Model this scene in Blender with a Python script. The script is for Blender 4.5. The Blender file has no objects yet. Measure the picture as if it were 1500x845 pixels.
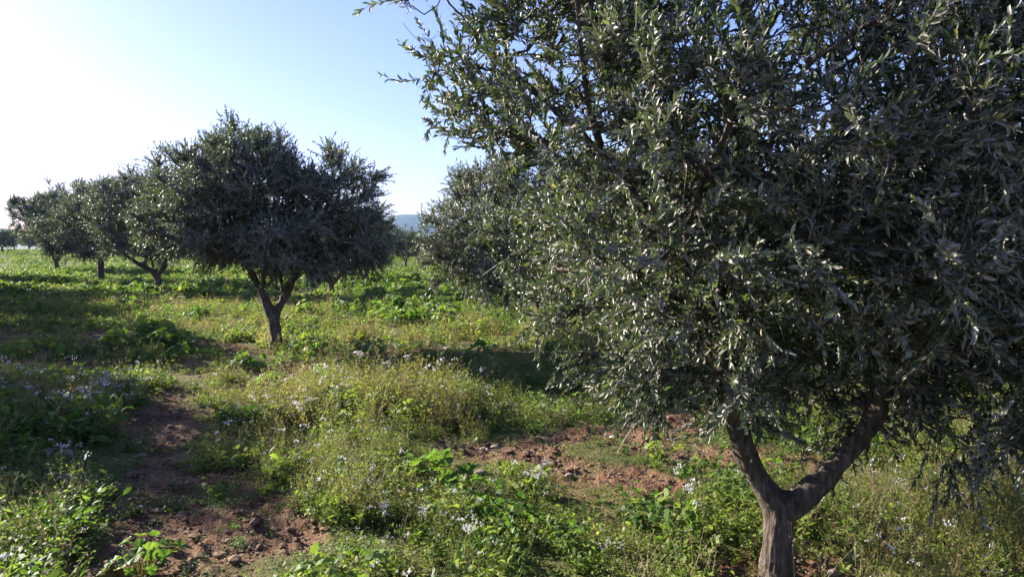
import bpy, math, random
import numpy as np
from mathutils import Vector

# ------------------------------------------------------------------ camera, sky, sun
scene = bpy.context.scene
COL = scene.collection
F = 1133.0                      # focal length in pixels of the 1500 px wide photograph
PITCH = math.radians(3.4)
EYE = 1.6
cam_d = bpy.data.cameras.new('camera')
cam = bpy.data.objects.new('camera', cam_d)
COL.objects.link(cam)
cam_d.sensor_width = 36.0
cam_d.lens = 36.0 * F / 1500.0
cam_d.clip_start = 0.05
cam_d.clip_end = 20000
cam.location = (0, 0, EYE)
cam.rotation_euler = (math.radians(90) - PITCH, 0, 0)
scene.camera = cam

SUN_EL = math.radians(21.5)
SUN_AZ = math.radians(-61)      # from +Y, clockwise positive: the sun is out of frame on the left, ahead of us
world = bpy.data.worlds.new('World')
scene.world = world
world.use_nodes = True
wt = world.node_tree
wt.nodes.clear()
sky = wt.nodes.new('ShaderNodeTexSky')
sky.sky_type = 'NISHITA'
sky.sun_disc = False
sky.sun_elevation = SUN_EL
sky.sun_rotation = SUN_AZ
sky.altitude = 200
sky.air_density = 1.0
sky.dust_density = 0.9
sky.ozone_density = 5.0
bg = wt.nodes.new('ShaderNodeBackground')
bg.inputs['Strength'].default_value = 0.055
wo = wt.nodes.new('ShaderNodeOutputWorld')
wb = wt.nodes.new('ShaderNodeMix'); wb.data_type = 'RGBA'; wb.blend_type = 'MULTIPLY'
wb.inputs[0].default_value = 1.0
wb.inputs[7].default_value = (1.17, 0.92, 1.16, 1)      # white balance of the phone camera
wt.links.new(sky.outputs[0], wb.inputs[6])
wt.links.new(wb.outputs[2], bg.inputs[0])
wt.links.new(bg.outputs[0], wo.inputs[0])

sd = bpy.data.lights.new('sun', 'SUN')
sd.energy = 5.0
sd.angle = math.radians(0.5)
sd.color = (1.0, 0.93, 0.80)
sun = bpy.data.objects.new('sun', sd)
COL.objects.link(sun)
sdir = Vector((math.sin(SUN_AZ) * math.cos(SUN_EL), math.cos(SUN_AZ) * math.cos(SUN_EL), math.sin(SUN_EL)))
sun.rotation_euler = sdir.to_track_quat('Z', 'Y').to_euler()
sun.location = sdir * 30

vs = scene.view_settings
vs.view_transform = 'Standard'
vs.look = 'None'
vs.exposure = 2.1
vs.gamma = 1.0
vs.use_curve_mapping = False
cy = scene.cycles
cy.max_bounces = 6
cy.diffuse_bounces = 3
cy.glossy_bounces = 2
cy.transmission_bounces = 4
cy.transparent_max_bounces = 8
cy.volume_bounces = 0
cy.caustics_reflective = False
cy.caustics_refractive = False
cy.sample_clamp_indirect = 4.0
cy.use_denoising = True

RNG = np.random.default_rng(7)

# ------------------------------------------------------------------ pixel -> world helpers (to read the layout off the photograph)
FW = np.array([0, math.cos(PITCH), -math.sin(PITCH)])
UP = np.array([0, math.sin(PITCH), math.cos(PITCH)])
def P(px, py, y):
    """point at ground distance y (along +Y) seen at that pixel of the 1500x845 photograph"""
    d = FW + np.array([1, 0, 0]) * (px - 750) / F + UP * (422.5 - py) / F
    return np.array([0, 0, EYE]) + d * (y / d[1])
def G(px, py):
    d = FW + np.array([1, 0, 0]) * (px - 750) / F + UP * (422.5 - py) / F
    t = -EYE / d[2]
    return (d * t)[:2]

# ------------------------------------------------------------------ noise
def _hash(ix, iy, s):
    h = (ix.astype(np.int64) * 374761393 + iy.astype(np.int64) * 668265263 + s * 974634777) & 0xffffffff
    h = ((h ^ (h >> 13)) * 1274126177) & 0xffffffff
    h = (h ^ (h >> 16)) & 0xffffffff
    return h / 4294967295.0
def vnoise(x, y, s=0):
    x = np.asarray(x, float); y = np.asarray(y, float)
    ix = np.floor(x); iy = np.floor(y)
    fx = x - ix; fy = y - iy
    fx = fx * fx * (3 - 2 * fx); fy = fy * fy * (3 - 2 * fy)
    a = _hash(ix, iy, s); b = _hash(ix + 1, iy, s); c = _hash(ix, iy + 1, s); d = _hash(ix + 1, iy + 1, s)
    return (a * (1 - fx) + b * fx) * (1 - fy) + (c * (1 - fx) + d * fx) * fy
def fbm(x, y, s=0, o=4):
    r = 0; a = 0.5; t = 0
    for k in range(o):
        r = r + a * vnoise(x * 2 ** k, y * 2 ** k, s + k * 17); t += a; a *= 0.5
    return r / t

def seg_dist(x, y, pts):
    """distance to a polyline [(x, y, halfwidth)...] divided by the half-width"""
    best = np.full(np.shape(x), 1e9)
    for (x0, y0, w0), (x1, y1, w1) in zip(pts[:-1], pts[1:]):
        dx, dy = x1 - x0, y1 - y0
        t = np.clip(((x - x0) * dx + (y - y0) * dy) / (dx * dx + dy * dy + 1e-9), 0, 1)
        d = np.hypot(x - x0 - t * dx, y - y0 - t * dy) / (w0 + (w1 - w0) * t)
        best = np.minimum(best, d)
    return best

def gp(px, py, w):
    g = G(px, py); return (g[0], g[1], w)
SOIL = [
    [gp(200, 900, .38), gp(235, 800, .36), gp(235, 700, .30), gp(245, 640, .34), gp(250, 575, .42)],
    [gp(330, 700, .18), gp(420, 790, .22)],
    [gp(660, 655, .38), gp(790, 672, .60), gp(950, 715, .32)],
    [gp(800, 650, .3), gp(960, 630, .42), gp(1060, 610, .4)],
    [gp(290, 500, .5), gp(345, 512, .6)],
    [gp(140, 490, .4), gp(200, 487, .4)],
    [gp(1090, 845, .22), gp(1200, 840, .22)],
    [gp(1380, 660, .2), gp(1480, 700, .3)],
    [gp(700, 525, .4), gp(760, 530, .4)],
]
def soil_mask(x, y):
    """1 on bare soil, 0 in full vegetation"""
    d = np.full(np.shape(x), 9.0)
    for pl in SOIL:
        d = np.minimum(d, seg_dist(x, y, pl))
    n = fbm(x * 1.7, y * 1.7, 5, 4)
    m = 1.1 - d + (n - 0.5) * 2.6
    m2 = (fbm(x * 0.55 + 9, y * 0.55, 31, 4) - 0.60) * 7 * np.clip((45 - np.hypot(x, y)) / 20, 0, 1)      # scattered bare spots anywhere
    return np.clip(np.maximum(m * 1.5, m2), 0, 1)

def soil_behind(x, y):
    """bare patches of the photograph lie just behind this point as seen along the lane"""
    d = np.full(np.shape(x), 9.0)
    for pl in SOIL[:7]:
        for k in (1.03, 1.09, 1.16, 1.24):
            d = np.minimum(d, seg_dist(x * k, y * k, pl))
    return np.clip((1.15 - d) * 2, 0, 1)

def hgt(x, y):
    x = np.asarray(x, float); y = np.asarray(y, float)
    r = np.hypot(x, y)
    z = (fbm(x / 7 + 3, y / 7, 2, 3) - 0.5) * 0.22
    z = z + np.clip((-x - 8) / 60, 0, 1) * 1.0 * np.clip((y - 15) / 60, 0, 1)
    z = z * np.clip((r - 1.5) / 4, 0, 1)
    far = np.clip((r - 90) / 400, 0, 1)
    return z * (1 - far) - far * 6.0
def hgt_fine(x, y):
    r = np.hypot(x, y)
    m = soil_mask(x, y)
    near = np.clip((30 - r) / 15, 0, 1)
    z = hgt(x, y)
    z = z - m * near * 0.03
    z = z + near * (fbm(x * 3.1, y * 3.1, 61, 3) - 0.5) * 0.06 * (0.4 + m)
    z = z + near * np.clip(fbm(x * 13, y * 13, 77, 3) - 0.45, 0, 1) * 0.09 * (0.25 + m)
    return z

# ------------------------------------------------------------------ materials
def new_mat(name):
    m = bpy.data.materials.new(name); m.use_nodes = True
    nt = m.node_tree; nt.nodes.clear()
    return m, nt
def N(nt, t, **kw):
    n = nt.nodes.new(t)
    for k, v in kw.items():
        if k in n.inputs: n.inputs[k].default_value = v
        else: setattr(n, k, v)
    return n
def ramp(nt, stops):
    r = nt.nodes.new('ShaderNodeValToRGB')
    e = r.color_ramp.elements
    e[0].position, e[0].color = stops[0][0], (*stops[0][1], 1)
    e[1].position, e[1].color = stops[1][0], (*stops[1][1], 1)
    for p, c in stops[2:]:
        x = e.new(p); x.color = (*c, 1)
    return r

def leaf_mat(name, stops, back=None, trans=0.35, rough=0.45, spec=0.5, tcol=(1.6, 1.7, 0.8)):
    """two-sided leaf: tint picks the colour, the underside may be paler, light shines through"""
    m, nt = new_mat(name)
    L = nt.links.new
    at = N(nt, 'ShaderNodeAttribute', attribute_name='tint')
    cr = ramp(nt, stops)
    L(at.outputs['Fac'], cr.inputs[0])
    col = cr.outputs[0]
    if back:
        geo = N(nt, 'ShaderNodeNewGeometry')
        cb = ramp(nt, back)
        L(at.outputs['Fac'], cb.inputs[0])
        mx = N(nt, 'ShaderNodeMix', data_type='RGBA')
        L(geo.outputs['Backfacing'], mx.inputs[0])
        L(col, mx.inputs[6]); L(cb.outputs[0], mx.inputs[7])
        colf = mx.outputs[2]
    else:
        colf = col
    pr = N(nt, 'ShaderNodeBsdfPrincipled')
    pr.inputs['Roughness'].default_value = rough
    pr.inputs['Specular IOR Level'].default_value = spec
    L(colf, pr.inputs['Base Color'])
    tr = N(nt, 'ShaderNodeBsdfTranslucent')
    tm = N(nt, 'ShaderNodeMix', data_type='RGBA', blend_type='MULTIPLY')
    tm.inputs[0].default_value = 1
    tm.inputs[7].default_value = (*tcol, 1)
    L(col, tm.inputs[6]); L(tm.outputs[2], tr.inputs[0])
    ms = N(nt, 'ShaderNodeMixShader'); ms.inputs[0].default_value = trans
    L(pr.outputs[0], ms.inputs[1]); L(tr.outputs[0], ms.inputs[2])
    o = N(nt, 'ShaderNodeOutputMaterial'); L(ms.outputs[0], o.inputs[0])
    return m

M = {}
M['olive'] = leaf_mat('olive_leaf',
    [(0.0, (.022, .036, .019)), (0.5, (.042, .064, .028)), (0.85, (.085, .115, .040)), (0.94, (.13, .14, .06)), (1.0, (.22, .20, .08))],
    back=[(0.0, (.17, .16, .13)), (1.0, (.36, .33, .27))], trans=0.20, rough=0.50, spec=0.45, tcol=(2.3, 2.4, 1.1))
M['weed'] = leaf_mat('weed_leaf', [(0, (.085, .12, .035)), (.5, (.16, .18, .055)), (1, (.27, .24, .10))], trans=.48, rough=.55, spec=.25)
M['leafy'] = leaf_mat('leafy_weed_leaf', [(0, (.045, .085, .020)), (.5, (.10, .165, .032)), (1, (.20, .23, .055))], trans=.46, rough=.58, spec=.25)
M['mallow'] = leaf_mat('mallow_leaf', [(0, (.045, .095, .02)), (.5, (.085, .155, .028)), (1, (.16, .20, .045))], trans=.45, rough=.55, spec=.25)
M['straw'] = leaf_mat('dry_stem', [(0, (.13, .08, .06)), (.45, (.24, .17, .12)), (1, (.38, .32, .22))], trans=.3, rough=.7, spec=.1, tcol=(1.1, 1.05, .8))
M['stem'] = leaf_mat('green_stem', [(0, (.08, .09, .03)), (.5, (.14, .11, .05)), (1, (.17, .10, .06))], trans=.2, rough=.6, spec=.2)
M['litter'] = leaf_mat('fallen_leaf', [(0, (.06, .04, .025)), (.5, (.15, .10, .06)), (1, (.30, .23, .15))], trans=.1, rough=.7, spec=.2, tcol=(1, 1, 1))
M['petal'] = leaf_mat('white_petal', [(0, (.62, .58, .62)), (1, (.80, .78, .78))], trans=.35, rough=.6, spec=.2, tcol=(1, 1, 1))
M['yellow'] = leaf_mat('yellow_petal', [(0, (.75, .50, .04)), (1, (.80, .62, .08))], trans=.3, rough=.6, spec=.2, tcol=(1, 1, .6))

def bark_mat():
    m, nt = new_mat('olive_bark'); L = nt.links.new
    tc = N(nt, 'ShaderNodeTexCoord')
    mp = N(nt, 'ShaderNodeMapping'); mp.inputs['Scale'].default_value = (1, 1, 0.22)
    L(tc.outputs['Object'], mp.inputs[0])
    n1 = N(nt, 'ShaderNodeTexNoise', Scale=45.0, Detail=7.0, Roughness=.65, Distortion=.4); L(mp.outputs[0], n1.inputs['Vector'])
    n2 = N(nt, 'ShaderNodeTexNoise', Scale=6.0, Detail=4.0); L(tc.outputs['Object'], n2.inputs['Vector'])
    n3 = N(nt, 'ShaderNodeTexVoronoi', Scale=38.0, feature='DISTANCE_TO_EDGE'); L(mp.outputs[0], n3.inputs['Vector'])
    c1 = ramp(nt, [(.30, (.035, .027, .022)), (.52, (.125, .092, .075)), (.72, (.24, .19, .155))]); L(n1.outputs[0], c1.inputs[0])
    c2 = ramp(nt, [(.42, (1, 1, 1)), (.68, (.62, .72, .55))]); L(n2.outputs[0], c2.inputs[0])
    mu = N(nt, 'ShaderNodeMix', data_type='RGBA', blend_type='MULTIPLY'); mu.inputs[0].default_value = 1
    L(c1.outputs[0], mu.inputs[6]); L(c2.outputs[0], mu.inputs[7])
    pr = N(nt, 'ShaderNodeBsdfPrincipled', Roughness=.88); pr.inputs['Specular IOR Level'].default_value = .2
    L(mu.outputs[2], pr.inputs['Base Color'])
    ad = N(nt, 'ShaderNodeMath', operation='MULTIPLY_ADD'); ad.inputs[1].default_value = .8
    sm = N(nt, 'ShaderNodeMath', operation='MINIMUM'); sm.inputs[1].default_value = .12
    L(n3.outputs['Distance'], sm.inputs[0]); L(sm.outputs[0], ad.inputs[0]); L(n1.outputs[0], ad.inputs[2])
    b = N(nt, 'ShaderNodeBump', Strength=1.0, Distance=.03); L(ad.outputs[0], b.inputs['Height'])
    L(b.outputs[0], pr.inputs['Normal'])
    o = N(nt, 'ShaderNodeOutputMaterial'); L(pr.outputs[0], o.inputs[0])
    return m
M['bark'] = bark_mat()

def twig_mat():
    m, nt = new_mat('olive_twig'); L = nt.links.new
    pr = N(nt, 'ShaderNodeBsdfPrincipled', Roughness=.7)
    n = N(nt, 'ShaderNodeTexNoise', Scale=4.0)
    c = ramp(nt, [(.35, (.12, .105, .085)), (.65, (.30, .26, .21))]); L(n.outputs[0], c.inputs[0]); L(c.outputs[0], pr.inputs['Base Color'])
    o = N(nt, 'ShaderNodeOutputMaterial'); L(pr.outputs[0], o.inputs[0])
    return m
M['twig'] = twig_mat()

def ground_mat():
    m, nt = new_mat('ground_soil'); L = nt.links.new
    tc = N(nt, 'ShaderNodeTexCoord')
    V = tc.outputs['Object']
    a = N(nt, 'ShaderNodeAttribute', attribute_name='soil')
    n1 = N(nt, 'ShaderNodeTexNoise', Scale=2.2, Detail=8.0, Roughness=.7); L(V, n1.inputs['Vector'])
    n2 = N(nt, 'ShaderNodeTexNoise', Scale=38.0, Detail=6.0, Roughness=.7); L(V, n2.inputs['Vector'])
    n3 = N(nt, 'ShaderNodeTexNoise', Scale=.35, Detail=5.0); L(V, n3.inputs['Vector'])
    v = N(nt, 'ShaderNodeTexVoronoi', Scale=55.0); L(V, v.inputs['Vector'])
    soil = ramp(nt, [(.30, (.080, .040, .022)), (.50, (.165, .092, .052)), (.70, (.27, .175, .11))]); L(n1.outputs[0], soil.inputs[0])
    fine = ramp(nt, [(.32, (.55, .50, .46)), (.62, (1.15, 1.12, 1.1))]); L(n2.outputs[0], fine.inputs[0])
    mu = N(nt, 'ShaderNodeMix', data_type='RGBA', blend_type='MULTIPLY'); mu.inputs[0].default_value = 1
    L(soil.outputs[0], mu.inputs[6]); L(fine.outputs[0], mu.inputs[7])
    gr = ramp(nt, [(.35, (.045, .055, .018)), (.5, (.085, .085, .032)), (.66, (.15, .12, .06))]); L(n2.outputs[0], gr.inputs[0])
    gg = ramp(nt, [(.4, (.8, 1.0, .7)), (.6, (1.3, 1.15, 1.0))]); L(n3.outputs[0], gg.inputs[0])
    mg = N(nt, 'ShaderNodeMix', data_type='RGBA', blend_type='MULTIPLY'); mg.inputs[0].default_value = 1
    L(gr.outputs[0], mg.inputs[6]); L(gg.outputs[0], mg.inputs[7])
    mx = N(nt, 'ShaderNodeMix', data_type='RGBA')
    L(a.outputs['Fac'], mx.inputs[0]); L(mg.outputs[2], mx.inputs[6]); L(mu.outputs[2], mx.inputs[7])
    pr = N(nt, 'ShaderNodeBsdfPrincipled', Roughness=.95); pr.inputs['Specular IOR Level'].default_value = .15
    L(mx.outputs[2], pr.inputs['Base Color'])
    ad = N(nt, 'ShaderNodeMath', operation='MULTIPLY_ADD'); ad.inputs[1].default_value = -.5
    L(v.outputs['Distance'], ad.inputs[0]); L(n2.outputs[0], ad.inputs[2])
    b = N(nt, 'ShaderNodeBump', Strength=1.0, Distance=.025); L(ad.outputs[0], b.inputs['Height']); L(b.outputs[0], pr.inputs['Normal'])
    o = N(nt, 'ShaderNodeOutputMaterial'); L(pr.outputs[0], o.inputs[0])
    return m
M['ground'] = ground_mat()

def rock_mat(name, dark, lite, sc=14.0):
    m, nt = new_mat(name); L = nt.links.new
    tc = N(nt, 'ShaderNodeTexCoord')
    n = N(nt, 'ShaderNodeTexNoise', Scale=sc, Detail=6.0, Roughness=.7); L(tc.outputs['Object'], n.inputs['Vector'])
    c = ramp(nt, [(.35, dark), (.68, lite)]); L(n.outputs[0], c.inputs[0])
    pr = N(nt, 'ShaderNodeBsdfPrincipled', Roughness=.9); pr.inputs['Specular IOR Level'].default_value = .2
    L(c.outputs[0], pr.inputs['Base Color'])
    b = N(nt, 'ShaderNodeBump', Strength=.8, Distance=.012); L(n.outputs[0], b.inputs['Height']); L(b.outputs[0], pr.inputs['Normal'])
    o = N(nt, 'ShaderNodeOutputMaterial'); L(pr.outputs[0], o.inputs[0])
    return m
M['clod'] = rock_mat('soil_clod', (.085, .044, .025), (.24, .15, .095), 9.0)
M['stone'] = rock_mat('limestone', (.16, .12, .10), (.36, .30, .26))
M['hill'] = rock_mat('hill_scrub', (.022, .038, .026), (.05, .065, .045), 0.02)

# ------------------------------------------------------------------ mesh helpers
def mesh_from(name, V, T, mats, midx=None, tint=None, smooth=False, extra=None):
    """triangles (or quads) -> one mesh"""
    me = bpy.data.meshes.new(name)
    V = np.asarray(V, np.float32); T = np.asarray(T, np.int32)
    k = T.shape[1]
    me.vertices.add(len(V)); me.vertices.foreach_set('co', V.ravel())
    me.loops.add(T.size); me.loops.foreach_set('vertex_index', T.ravel())
    me.polygons.add(len(T))
    me.polygons.foreach_set('loop_start', np.arange(0, T.size, k, dtype=np.int32))
    me.polygons.foreach_set('loop_total', np.full(len(T), k, np.int32))
    for m in mats: me.materials.append(m)
    if midx is not None: me.polygons.foreach_set('material_index', np.asarray(midx, np.int32))
    me.polygons.foreach_set('use_smooth', np.full(len(T), bool(smooth)))
    for nm, arr in (('tint', tint), *((extra or {}).items())):
        if arr is not None:
            at = me.attributes.new(nm, 'FLOAT', 'POINT'); at.data.foreach_set('value', np.asarray(arr, np.float32))
    me.update(calc_edges=True)
    return me
def link(name, me, parent=None):
    o = bpy.data.objects.new(name, me); COL.objects.link(o)
    if parent: o.parent = parent
    return o
def tag(o, label=None, cat=None, group=None, kind=None):
    if label: o['label'] = label
    if cat: o['category'] = cat
    if group: o['group'] = group
    if kind: o['kind'] = kind
    return o
def empty(name, loc):
    o = bpy.data.objects.new(name, None); COL.objects.link(o); o.location = loc; o.empty_display_size = .2
    return o
def unit(v):
    v = np.asarray(v, float)
    return v / (np.linalg.norm(v, axis=-1, keepdims=True) + 1e-12)

# ------------------------------------------------------------------ ground sheet (polar, fine in front of the camera)
def build_ground():
    rs = [0.0, .4, .8, 1.2]
    r = 1.6
    while r < 28: rs.append(r); r *= 1.0085
    while r < 6000: rs.append(r); r *= 1.05
    rs = np.array(rs)
    an = np.concatenate([np.arange(-46, 46, .25), np.arange(46, 314, 4.0)])
    an = np.radians(an)
    R, A = np.meshgrid(rs, an, indexing='ij')
    X = R * np.sin(A); Y = R * np.cos(A)
    Z = hgt_fine(X, Y)
    V = np.stack([X, Y, Z], -1).reshape(-1, 3)
    nr, na = R.shape
    i = np.arange(nr - 1)[:, None]; j = np.arange(na)[None, :]; j2 = (j + 1) % na
    Q = np.stack([i * na + j, i * na + j2, (i + 1) * na + j2, (i + 1) * na + j], -1).reshape(-1, 4)
    Q = Q[:, ::-1]
    me = mesh_from('ground', V, Q, [M['ground']], smooth=True, extra={'soil': soil_mask(X, Y).ravel()})
    o = link('ground', me); tag(o, kind='structure')
build_ground()

def build_hill(name, pts, dist, depth, seed):
    """a far ridge: solid mound whose crest follows (px, py) read at that distance"""
    xs = np.array([P(px, py, dist)[0] for px, py in pts]); zs = np.array([P(px, py, dist)[2] for px, py in pts])
    X = np.linspace(xs[0], xs[-1], 160)
    crest = np.interp(X, xs, zs) + (fbm(X / 110, X * 0, seed, 4) - .5) * 16
    Yt = np.linspace(-1, 1, 31)
    V = []
    for t in Yt:
        z = -12 + (crest + 12) * np.cos(t * math.pi / 2) ** 1.3 if True else 0
        z = z + (fbm(X / 90, X * 0 + t * 6, seed + 3, 4) - .5) * 10 * (1 - abs(t)) * (abs(t) > .05)
        V.append(np.stack([X, np.full_like(X, dist + t * depth), z], -1))
    V = np.array(V); n0, n1 = V.shape[:2]
    i = np.arange(n0 - 1)[:, None]; j = np.arange(n1 - 1)[None, :]
    Q = np.stack([i * n1 + j, i * n1 + j + 1, (i + 1) * n1 + j + 1, (i + 1) * n1 + j], -1).reshape(-1, 4)
    o = link(name, mesh_from(name, V.reshape(-1, 3), Q, [M['hill']], smooth=True)); tag(o, kind='structure')
build_hill('hill', [(-900, 352), (-500, 330), (-200, 322), (0, 336), (150, 343), (300, 350), (400, 345), (500, 328), (570, 317), (600, 313), (625, 315), (660, 322), (760, 330), (900, 322), (1100, 315), (1500, 322), (2300, 345)], 2600, 500, 3)

# haze: one even volume round everything
def build_haze():
    X, Y0, Y1, Z0, Z1 = 4200, -600, 3300, -14, 190
    v = [(x, y, z) for x in (-X, X) for y in (Y0, Y1) for z in (Z0, Z1)]
    f = [(0, 1, 3, 2), (4, 6, 7, 5), (0, 4, 5, 1), (2, 3, 7, 6), (0, 2, 6, 4), (1, 5, 7, 3)]
    m, nt = new_mat('haze')
    pv = N(nt, 'ShaderNodeVolumePrincipled'); pv.inputs['Color'].default_value = (.38, .62, 1, 1)
    pv.inputs['Density'].default_value = 0.00013; pv.inputs['Anisotropy'].default_value = 0
    o = N(nt, 'ShaderNodeOutputMaterial'); nt.links.new(pv.outputs[0], o.inputs['Volume'])
    ob = link('haze', mesh_from('haze', v, f, [m])); tag(ob, 'thin blue haze in front of the far hills', 'haze', kind='stuff')
HAZE = True
if HAZE: build_haze()

# ------------------------------------------------------------------ trees
def colonize(seed_nodes, seed_par, att, step, infl, kill, rng, iters=160, grav=0.0, maxn=4500):
    P_ = [np.array(p, float) for p in seed_nodes]; par = list(seed_par)
    att = att.copy()
    nodes = np.array(P_)
    D = np.linalg.norm(att[:, None] - nodes[None], axis=2)
    near = D.argmin(1); dist = D.min(1)
    for it in range(iters):
        if len(att) == 0 or len(nodes) > maxn: break
        act = dist < infl
        if not act.any():
            infl *= 1.5
            if infl > 3: break
            continue
        dirs = unit(att[act] - nodes[near[act]])
        acc = np.zeros((len(nodes), 3)); np.add.at(acc, near[act], dirs)
        idx = np.unique(near[act])
        d = unit(unit(acc[idx]) + rng.normal(0, .22, (len(idx), 3)) + np.array([0, 0, grav]))
        new = nodes[idx] + d * step
        base = len(nodes)
        nodes = np.vstack([nodes, new]); par += list(idx)
        Dn = np.linalg.norm(att[:, None] - new[None], axis=2)
        m = Dn.min(1); am = Dn.argmin(1) + base
        up = m < dist
        dist = np.where(up, m, dist); near = np.where(up, am, near)
        keep = dist > kill
        att, dist, near = att[keep], dist[keep], near[keep]
    return nodes, np.array(par)

def radii(nodes, par, tip=.0022, n=2.25):
    r = np.zeros(len(nodes)); has = np.zeros(len(nodes), bool)
    acc = np.zeros(len(nodes))
    for i in range(len(nodes) - 1, -1, -1):
        ri = max(acc[i], tip ** n)
        r[i] = ri ** (1 / n)
        if par[i] >= 0: acc[par[i]] += ri; has[par[i]] = True
    return r, ~has

def chains(nodes, par, r):
    kids = [[] for _ in nodes]
    for i, p in enumerate(par):
        if p >= 0: kids[p].append(i)
    out = []; stack = [(0, -1)]
    while stack:
        i, pr = stack.pop()
        c = [pr, i] if pr >= 0 else [i]
        while kids[i]:
            ks = sorted(kids[i], key=lambda k: -r[k])
            for k in ks[1:]: stack.append((k, i))
            i = ks[0]; c.append(i)
        out.append(c)
    return out

def tube(pts, rad, ns, V, T):
    pts = np.asarray(pts, float); n = len(pts)
    if n < 2: return
    tan = np.zeros_like(pts); tan[1:-1] = pts[2:] - pts[:-2]; tan[0] = pts[1] - pts[0]; tan[-1] = pts[-1] - pts[-2]
    tan = unit(tan)
    ref = np.array([.31, .17, .93]) if abs(tan[0][2]) < .8 else np.array([1, .1, 0.])
    a = np.linspace(0, 2 * math.pi, ns, endpoint=False)
    base = sum(len(v) for v in V)
    ring = []
    u = unit(np.cross(tan[0], ref))
    for k in range(n):
        u = unit(u - tan[k] * np.dot(u, tan[k])); w = np.cross(tan[k], u)
        ring.append(pts[k] + rad[k] * (np.cos(a)[:, None] * u + np.sin(a)[:, None] * w))
    V.append(np.concatenate(ring))
    i = np.arange(n - 1)[:, None] * ns; j = np.arange(ns)[None]; j2 = (j + 1) % ns
    A = (i + j).ravel(); B = (i + j2).ravel(); C_ = (i + ns + j2).ravel(); D = (i + ns + j).ravel()
    T.append(np.stack([A, B, C_, D], -1) + base)
    # caps as degenerate-free fans of quads are not needed: ends are buried or tiny

def twigs(start, d, length, rng, droop, nseg=5):
    """N curved twigs -> points (N, nseg+1, 3) and unit tangents"""
    n = len(start)
    pts = np.zeros((n, nseg + 1, 3)); tan = np.zeros((n, nseg + 1, 3))
    pts[:, 0] = start; cur = unit(d)
    side = rng.normal(0, .26, (n, 3))
    for k in range(nseg + 1):
        tan[:, k] = cur
        if k < nseg:
            pts[:, k + 1] = pts[:, k] + cur * (length / nseg)[:, None]
            cur = cur + side * .6
            cur[:, 2] += droop
            cur = unit(cur + rng.normal(0, .05, (n, 3)))
    return pts, tan

def leaves_on(pts, tan, length, rng, leaf, spacing, fine=True, width=.20):
    """opposite pairs of lanceolate leaves along each twig"""
    n, ns = pts.shape[:2]
    cnt = np.maximum(3, (length / spacing).astype(int))
    own = np.repeat(np.arange(n), cnt)
    k = np.arange(len(own)) - np.repeat(np.cumsum(cnt) - cnt, cnt)
    t = (k + .5) / cnt[own]
    f = np.clip(t * .97 + .03, 0, .999) * (ns - 1)
    i0 = f.astype(int); fr = (f - i0)[:, None]
    p = pts[own, i0] * (1 - fr) + pts[own, i0 + 1] * fr
    tg = unit(tan[own, i0])
    ref = unit(np.cross(tg, np.array([0.0, 0.05, 1.0])))
    w = np.cross(ref, tg)
    ph = (k % 2) * (math.pi / 2) + rng.normal(0, .35, len(k)) + rng.uniform(0, 6.28, n)[own]
    u = np.cos(ph)[:, None] * ref + np.sin(ph)[:, None] * w
    P0 = np.concatenate([p, p]); TG = np.concatenate([tg, tg]); U = np.concatenate([u, -u])
    own2 = np.concatenate([own, own]); tt = np.concatenate([t, t])
    full = rng.uniform(.04, .22, n); full[rng.random(n) < .05] = .93
    keep = rng.random(len(P0)) > full[own2]
    P0, TG, U, own2, tt = P0[keep], TG[keep], U[keep], own2[keep], tt[keep]
    m = len(P0)
    ang = np.radians(rng.normal(47, 14, m) - 24 * tt)
    ax = unit(np.cos(ang)[:, None] * TG + np.sin(ang)[:, None] * U + rng.normal(0, .10, (m, 3)))
    side = unit(np.cross(TG, U) + rng.normal(0, .35, (m, 3)))
    side = unit(side - ax * (side * ax).sum(1, keepdims=True))
    nor = np.cross(ax, side)
    # top side faces the twig tip / the light
    flip = (nor * (TG + np.array([0, 0, .5]))).sum(1) < 0
    nor[flip] *= -1; side[flip] *= -1
    L = leaf * rng.uniform(.65, 1.2, m) * (1 - .35 * np.maximum(tt - .75, 0) * 4 * .6)
    W = L * width * rng.uniform(.85, 1.2, m)
    curl = rng.normal(.06, .10, m)[:, None] * L[:, None]
    L_ = L[:, None]; W_ = W[:, None] * .5
    if fine:
        a = P0
        b = P0 + ax * L_ * .38 + nor * curl * .6
        c = P0 + ax * L_ * .76 + nor * curl * .4
        e = P0 + ax * L_ - nor * curl * .9
        cup = nor * W_ * .45
        V = np.stack([a, b - side * W_ + cup, b + side * W_ + cup, b, c - side * W_ * .80 + cup * .8, c + side * W_ * .80 + cup * .8, c, e], 1)
        T = np.array([[0, 3, 1], [0, 2, 3], [1, 3, 6], [1, 6, 4], [3, 2, 5], [3, 5, 6], [4, 6, 7], [6, 5, 7]])
    else:
        c = P0 + ax * L_ * .5 + nor * curl
        V = np.stack([P0, c - side * W_, c + side * W_, P0 + ax * L_], 1)
        T = np.array([[0, 2, 1], [1, 2, 3]])
    nv = V.shape[1]
    TT = (T[None] + (np.arange(m) * nv)[:, None, None]).reshape(-1, 3)
    tw = rng.beta(2, 3, n)
    tint = np.clip(tw[own2] * .8 + rng.normal(.08, .12, m), 0, .93)
    tint = np.where((rng.random(m) < .012), 1.0, tint)
    return V.reshape(-1, 3), TT, np.repeat(tint, nv)

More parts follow.
